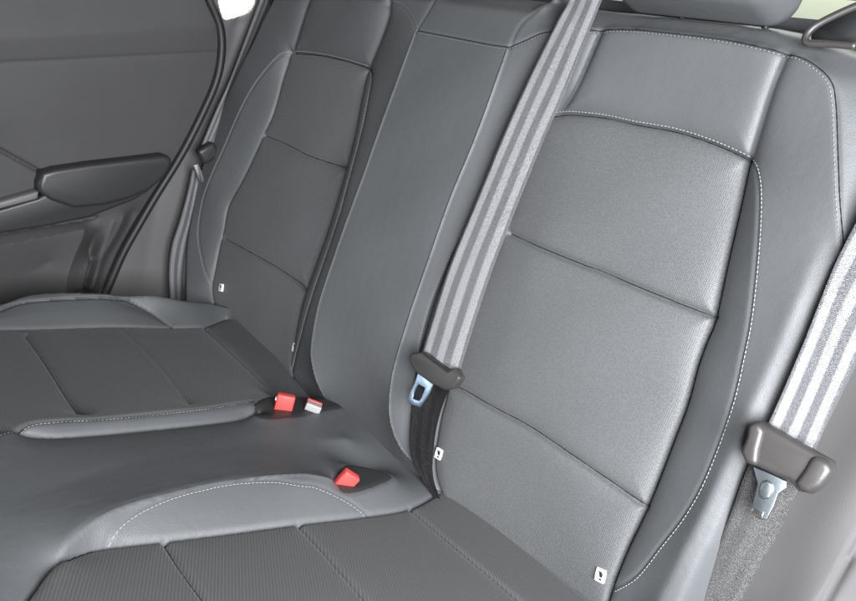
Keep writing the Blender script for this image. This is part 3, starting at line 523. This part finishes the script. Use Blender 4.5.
# ------------------------------------------------------------------ rear bench cushion
rc = Relief(FC, -.72, .36, -.90, .05, .0021, CUSHION_LINES, h0=.0, puff=.005, puffw=.014)
cu = thing('rear_seat_cushion', FC.p(-.2, -.3), 'long black rear bench cushion with ribbed seat areas and smooth leather middle', 'seat cushion')
P1 = np.array(CUSHION_LINES['Lout'][0])
ox = np.interp(rc.fb, P1[:, 1], P1[:, 0]-.03)
rc.free &= rc.fa > ox
def poly(*names): return rc.inside(rc.ring(names))
def pocket(k): return rc.inside(rc.C[k])
rc.part('buckle_pocket', pocket('pocL'), POCKETM, cu); rc.part('buckle_pocket', pocket('pocR'), POCKETM, cu)
il = np.vstack([rc.C['LinsL'], rc.C['L3'], rc.C['LinsR'][::-1], [[rc.C['LinsR'][0, 0], -.9, 0], [rc.C['LinsL'][0, 0], -.9, 0]]])
rc.part('insert_panel', rc.inside(il), RIB, cu)
ir = np.vstack([rc.C['RinsL'][:, :], [[.0, .05, 0], [.36, .05, 0], [.36, -.9, 0], [rc.C['RinsL'][0, 0], -.9, 0]]])
rc.part('insert_panel', rc.inside(ir), RIB, cu)
rc.part('leather_cover', np.ones(rc.fa.shape, bool), LEATHER, cu)
for k, s, m in (('Lst', -1, DARKTHREAD), ('LinsR', 1, THREAD), ('Rst', 1, THREAD)):
    rc.stitches(k, cu, s, m=m)

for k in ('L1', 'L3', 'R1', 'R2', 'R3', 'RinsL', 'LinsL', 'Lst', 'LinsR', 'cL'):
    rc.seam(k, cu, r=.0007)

# ------------------------------------------------------------------ child-seat anchor tags sewn in the backrests
for T, par, rot in ((TAG_0, thL, .25), (TAG_1, thL, .2), (TAG_2, thR, .1), (TAG_3, thR, .2)):
    a, b, _ = T[0]; h = float(rb.at(np.array([a]), np.array([b]))[0])
    def q(pts): return [(a+(x*math.cos(rot)-y*math.sin(rot)), b+(x*math.sin(rot)+y*math.cos(rot))) for x, y in pts]
    w_, h_ = .0055, .0075
    t = plate('anchor_tag', FB, q([(-w_, -h_), (w_, -h_), (w_*1.1, 0), (w_, h_), (-w_, h_), (-w_*1.1, 0)]), h+.0030, h-.004, TAGW, par, .0006, angle=1.0)
    t['label'] = 'small white anchor tag with black seat symbol'
    plate('tag_symbol', FB, q([(-.0028, .005), (.0036, .0042), (.0034, -.001), (.0008, -.0018), (-.0004, .0006), (-.0012, .003)]), h+.0036, h+.002, TAGB, t)
    plate('tag_symbol', FB, q([(.0002, -.003), (.0034, -.0028), (.003, -.005), (.0002, -.0052)]), h+.0036, h+.002, TAGB, t)

# ------------------------------------------------------------------ seat belts
bm_ = thing('seat_belt', BELT_MID_R[4], 'grey striped seat belt hanging over the backrest beside the smooth centre section', 'seat belt', 'seat belts')
ribbon('webbing', BELT_MID_L, BELT_MID_R, WEB, bm_)
ribbon('lower_webbing', BELT_MIDLOW_L, BELT_MIDLOW_R, WEBDK, bm_, arch=-.003)
plate('tongue_grip', FB, TONGUE_MID, .063, .048, TONGUEPL, bm_, .0035, seg=4, angle=1.0)
plate('metal_tongue', FB, TONGUE_MID_METAL, .0575, .0545, METAL, bm_, .0004, hole=TONGUE_MID_HOLE)
br = thing('seat_belt', BELT_R_R[4], 'pale shiny seat belt at the right edge with large brown-grey tongue', 'seat belt', 'seat belts')
ribbon('webbing', BELT_R_L, BELT_R_R, WEB, br)
ribbon('lower_webbing', BELT_RLOW_L, BELT_RLOW_R, WEBMID, br)
tg = plate('tongue_grip', FB, TONGUE_R, .062, .044, TONGUEPL, br, .0055, seg=5, angle=1.0)
plate('grip_end', FB, GRIP_END_A, .0665, .05, TONGUEPL, br, .005, seg=4, angle=1.0); plate('grip_end', FB, GRIP_END_B, .0665, .05, TONGUEPL, br, .006, seg=4, angle=1.0)
plate('metal_tongue', FB, TONGUE_R_METAL, .0535, .050, STEELDK, br, .001)
plate('latch_boss', FB, TONGUE_R_BUTTON, .0562, .052, STEELDK, br, .0014)
plate('latch_slot', FB, TONGUE_R_SLOT, .0548, .052, STEEL, br, .0004)
bl = thing('seat_belt', BELT_L_L[4], 'narrow dark seat belt seen edge-on against the far door pillar', 'seat belt', 'seat belts')
ribbon('webbing', BELT_L_L, BELT_L_R, WEB, bl)
ribbon('lower_webbing', BELT_LLOW_L, BELT_LLOW_R, WEB, bl, arch=.006)
bmq = box_bm((-.795, .048, .640), (.022, .040, .034), Matrix.Rotation(.5, 3, 'X'))
finish('tongue_grip', bmq, DARKPLASTIC, bl, .008, 4)
bmq = box_bm((-.79, .028, .600), (.003, .011, .040), Matrix.Rotation(.35, 3, 'X'))
finish('metal_tongue', bmq, STEEL, bl, .001)

# ------------------------------------------------------------------ buckles standing in the cushion pockets
def buckle(P, label, w, d, hgt, yaw, tilt, roll=0, case=DARKPLASTIC, btn=RED, pale=False):  # housing, red button, slot
    a, b, h = P; base = FC.p(a, b, -.014)
    t = thing('seat_belt_buckle', base, label, 'buckle', 'seat belt buckles')
    M = Matrix((FC.e1.tolist(), FC.e2.tolist(), FC.n.tolist())).transposed() @ Matrix.Rotation(yaw, 3, 'Z') @ Matrix.Rotation(tilt, 3, 'X') @ Matrix.Rotation(roll, 3, 'Y')
    up = M @ Vector((0, 0, 1))
    finish('buckle_housing', box_bm(base+up*(hgt*.26), (w*1.06, d*1.1, hgt*.5), M), case, t, .002)
    if pale:
        finish('release_button', box_bm(base+up*(hgt*.82)+M @ Vector((0, d*.38, 0)), (w, d*.3, hgt*.3), M), btn, t, .0015)
        finish('clear_cover', box_bm(base+up*(hgt*.80)-M @ Vector((0, d*.15, 0)), (w, d*.72, hgt*.28), M), WHITEPL, t, .0015)
    else:
        finish('release_button', box_bm(base+up*(hgt*.72), (w, d, hgt*.56), M), btn, t, .0025)
        finish('button_slot', box_bm(base+up*(hgt*.82)-M @ Vector((w*.5, 0, 0)), (.003, d*.55, .004), M), TAGW, t, .0006) if roll == 0 else None
buckle(BUCKLE_LA[0], 'red buckle standing in the far pocket beside the pale buckle', .027, .013, .050, 1.0, 0)
buckle(BUCKLE_LB[0], 'pale white buckle with red strip in the far pocket', .024, .018, .042, .9, 0, .15, pale=True)
buckle(BUCKLE_R[0], 'red buckle alone in the near pocket of the cushion', .023, .012, .052, 1.05, .1, .45)

# ------------------------------------------------------------------ headrest above the near backrest
hr = thing('headrest', FB.p(.12, .66), 'dark leather headrest cut off by the top of the photo', 'headrest')
c = FB.p(.108, .727, .035)
M = Matrix((FB.e1.tolist(), FB.e2.tolist(), FB.n.tolist())).transposed()
o = finish('headrest_cushion', box_bm(c, (.205, .125, .10), M), LEATHER, hr, .028, 8)
for x in (.075, .175):
    tube('headrest_post', [FB.p(x, .60, -.02), FB.p(x, .64, -.02), FB.p(x, .74, .0)], .004, DARKPLASTIC, hr, up=(1, 0, 0))
pts = [FB.p(.178+.018*math.cos(t), .722+.030*math.sin(t), .0853) for t in np.linspace(math.pi*.9, math.pi*2.05, 22)]
tube('stitching', pts, .0008, THREAD, hr, n=6, res=3)

# ------------------------------------------------------------------ parcel cover behind the seat, release handle and guide on top
sh = thing('parcel_shelf', (0, .5, .93), 'pale greenish luggage cover behind the backrests', 'parcel shelf')
finish('cover_sheet', box_bm((-.1, .62, .985), (1.8, .80, .012), Matrix.Rotation(.24, 3, 'X')), SHELF, sh, .003)
finish('cover_bar', box_bm((-.1, .70, 1.10), (1.8, .04, .03), Matrix.Rotation(.16, 3, 'X')), SHELFDK, sh, .01)
hd = thing('release_handle', HANDLE[0], 'grey plastic seat release loop at the top right corner', 'handle')
tube('handle_loop', [HANDLE[5], HANDLE[6], HANDLE[7], HANDLE[0], HANDLE[1], HANDLE[2], HANDLE[3]], .0036, TONGUEPL, hd, res=8)
bmr = bmesh.new(); vs = [bmr.verts.new(Vector(p)+Vector((0, .012, 0))) for p in HANDLE]; bmr.faces.new(vs)
g = bmesh.ops.extrude_face_region(bmr, geom=list(bmr.faces)); bmesh.ops.translate(bmr, vec=(0, .01, 0), verts=[v for v in g['geom'] if isinstance(v, bmesh.types.BMVert)])
finish('handle_recess', bmr, TAGB, hd)

# ------------------------------------------------------------------ side trim beside the near backrest
rt = Relief(FB, .27, .80, -.15, .60, .004, SIDE_TRIM_LINES, h0=-.05, puff=.0, smooth=60)
tr = rt.part('side_trim', np.ones(rt.fa.shape, bool), SIDETRIM, None)
tag(tr, 'grey moulded side trim beside the near seat, behind the pale belt', 'side trim')

# ------------------------------------------------------------------ far door
dr = thing('rear_door', FD.p(-.3, .2), 'far rear door with dark grey vinyl panel and padded armrest', 'door')
rd = Relief(FD, -.75, .10, -.25, .72, .0025, DOOR_LINES, h0=.005, puff=.0, smooth=6)
sp = catmull(SEAL_PATH, 8)
sp = sp[np.argsort(sp[:, 1])]
edge = np.interp(rd.fb, sp[:, 1], sp[:, 0])
edge = np.where(rd.fb < sp[0, 1], sp[0, 0], edge)
rd.free &= rd.fa < edge
lo = rd.inside(rd.C['under2'][:0].tolist()+[(x, y) for x, y, _ in rd.C['under2']]+[(x, y) for x, y, _ in rd.C['pk_r']]+[(-.3, -.25), (-.75, -.25)])
rd.part('lower_panel', lo, DOORVINYL, dr)
rd.part('door_panel', np.ones(rd.fa.shape, bool), DOORVINYL, dr)
plate('armrest', FD, ARMREST_OUTLINE, 0.031, -.01, DARKPLASTIC, dr, .009, seg=5, angle=1.0)
plate('armrest_base', FD, ARMREST_BASE, .027, -.01, DARKPLASTIC, dr, .008, seg=4, angle=1.0)
plate('grip_trim', FD, GRIP_TRIM, .029, .0, TRIM, dr, .004)
se = tube('door_seal', [FD.p(a+.005, b, .008) for a, b, _ in SEAL_PATH], .0078, RUBBER, None, n=12, up=(1, 0, 0))
tag(se, 'black rubber door seal curving down along the far door edge', 'door seal')
se2 = tube('door_seal', [FD.p(a+.015, b, -.004) for a, b, _ in SEAL_PATH], .005, RUBBER, None, n=12, up=(1, 0, 0))
tag(se2, 'thin inner lip of the black seal, nearest the far belt', 'door seal')

# ------------------------------------------------------------------ far pillar trim with its small window
PL = {'a': ([(.06, .75, .02), (.07, .45, .02), (-.02, .30, .02), (-.15, .05, .02), (-.2, -.2, .02)], 'X'),
      'b': ([(.16, .75, -.015), (.14, .5, -.015), (.06, .34, -.01), (-.02, .2, -.012), (-.08, -.2, -.02)], 'X'),
      'c': ([(.28, .75, -.01), (.2, .2, -.03), (.1, -.2, -.03)], 'X')}
win = [(y, z-.35) for x, y, z in SIDE_WIN]
PL['w'] = ([(a, b, .0) for a, b in win+win[:1]], 'N')
FP = Frame([(-.86, 0, .35)]+[tuple(x) for x in FRAME_DOOR[1:]])
rp = Relief(FP, -.25, .42, -.2, .75, .0025, PL, h0=0, puff=0, smooth=20)
rp.free &= ~rp.inside(rp.C['w'])
wm = bpy.data.materials.new('daylit_glass'); wm.use_nodes = True; wp = wm.node_tree.nodes['Principled BSDF']
wp.inputs['Base Color'].default_value = (.5, .5, .48, 1); wp.inputs['Roughness'].default_value = .1
wp.inputs['Emission Color'].default_value = (.93, .92, .82, 1); wp.inputs['Emission Strength'].default_value = .75
qw = plate('quarter_window', FP, [(a+.0, b) for a, b in [(.06, .54), (.2, .54), (.21, .70), (.06, .70)]], -.022, -.030, wm, None, .001, angle=1.0)
tag(qw, 'small bright quarter window at the top of the far pillar', 'window')
pt = rp.part('pillar_trim', np.ones(rp.fa.shape, bool), TRIM, None)
tag(pt, 'dark pillar trim between the far door seal and the far belt', 'pillar trim')
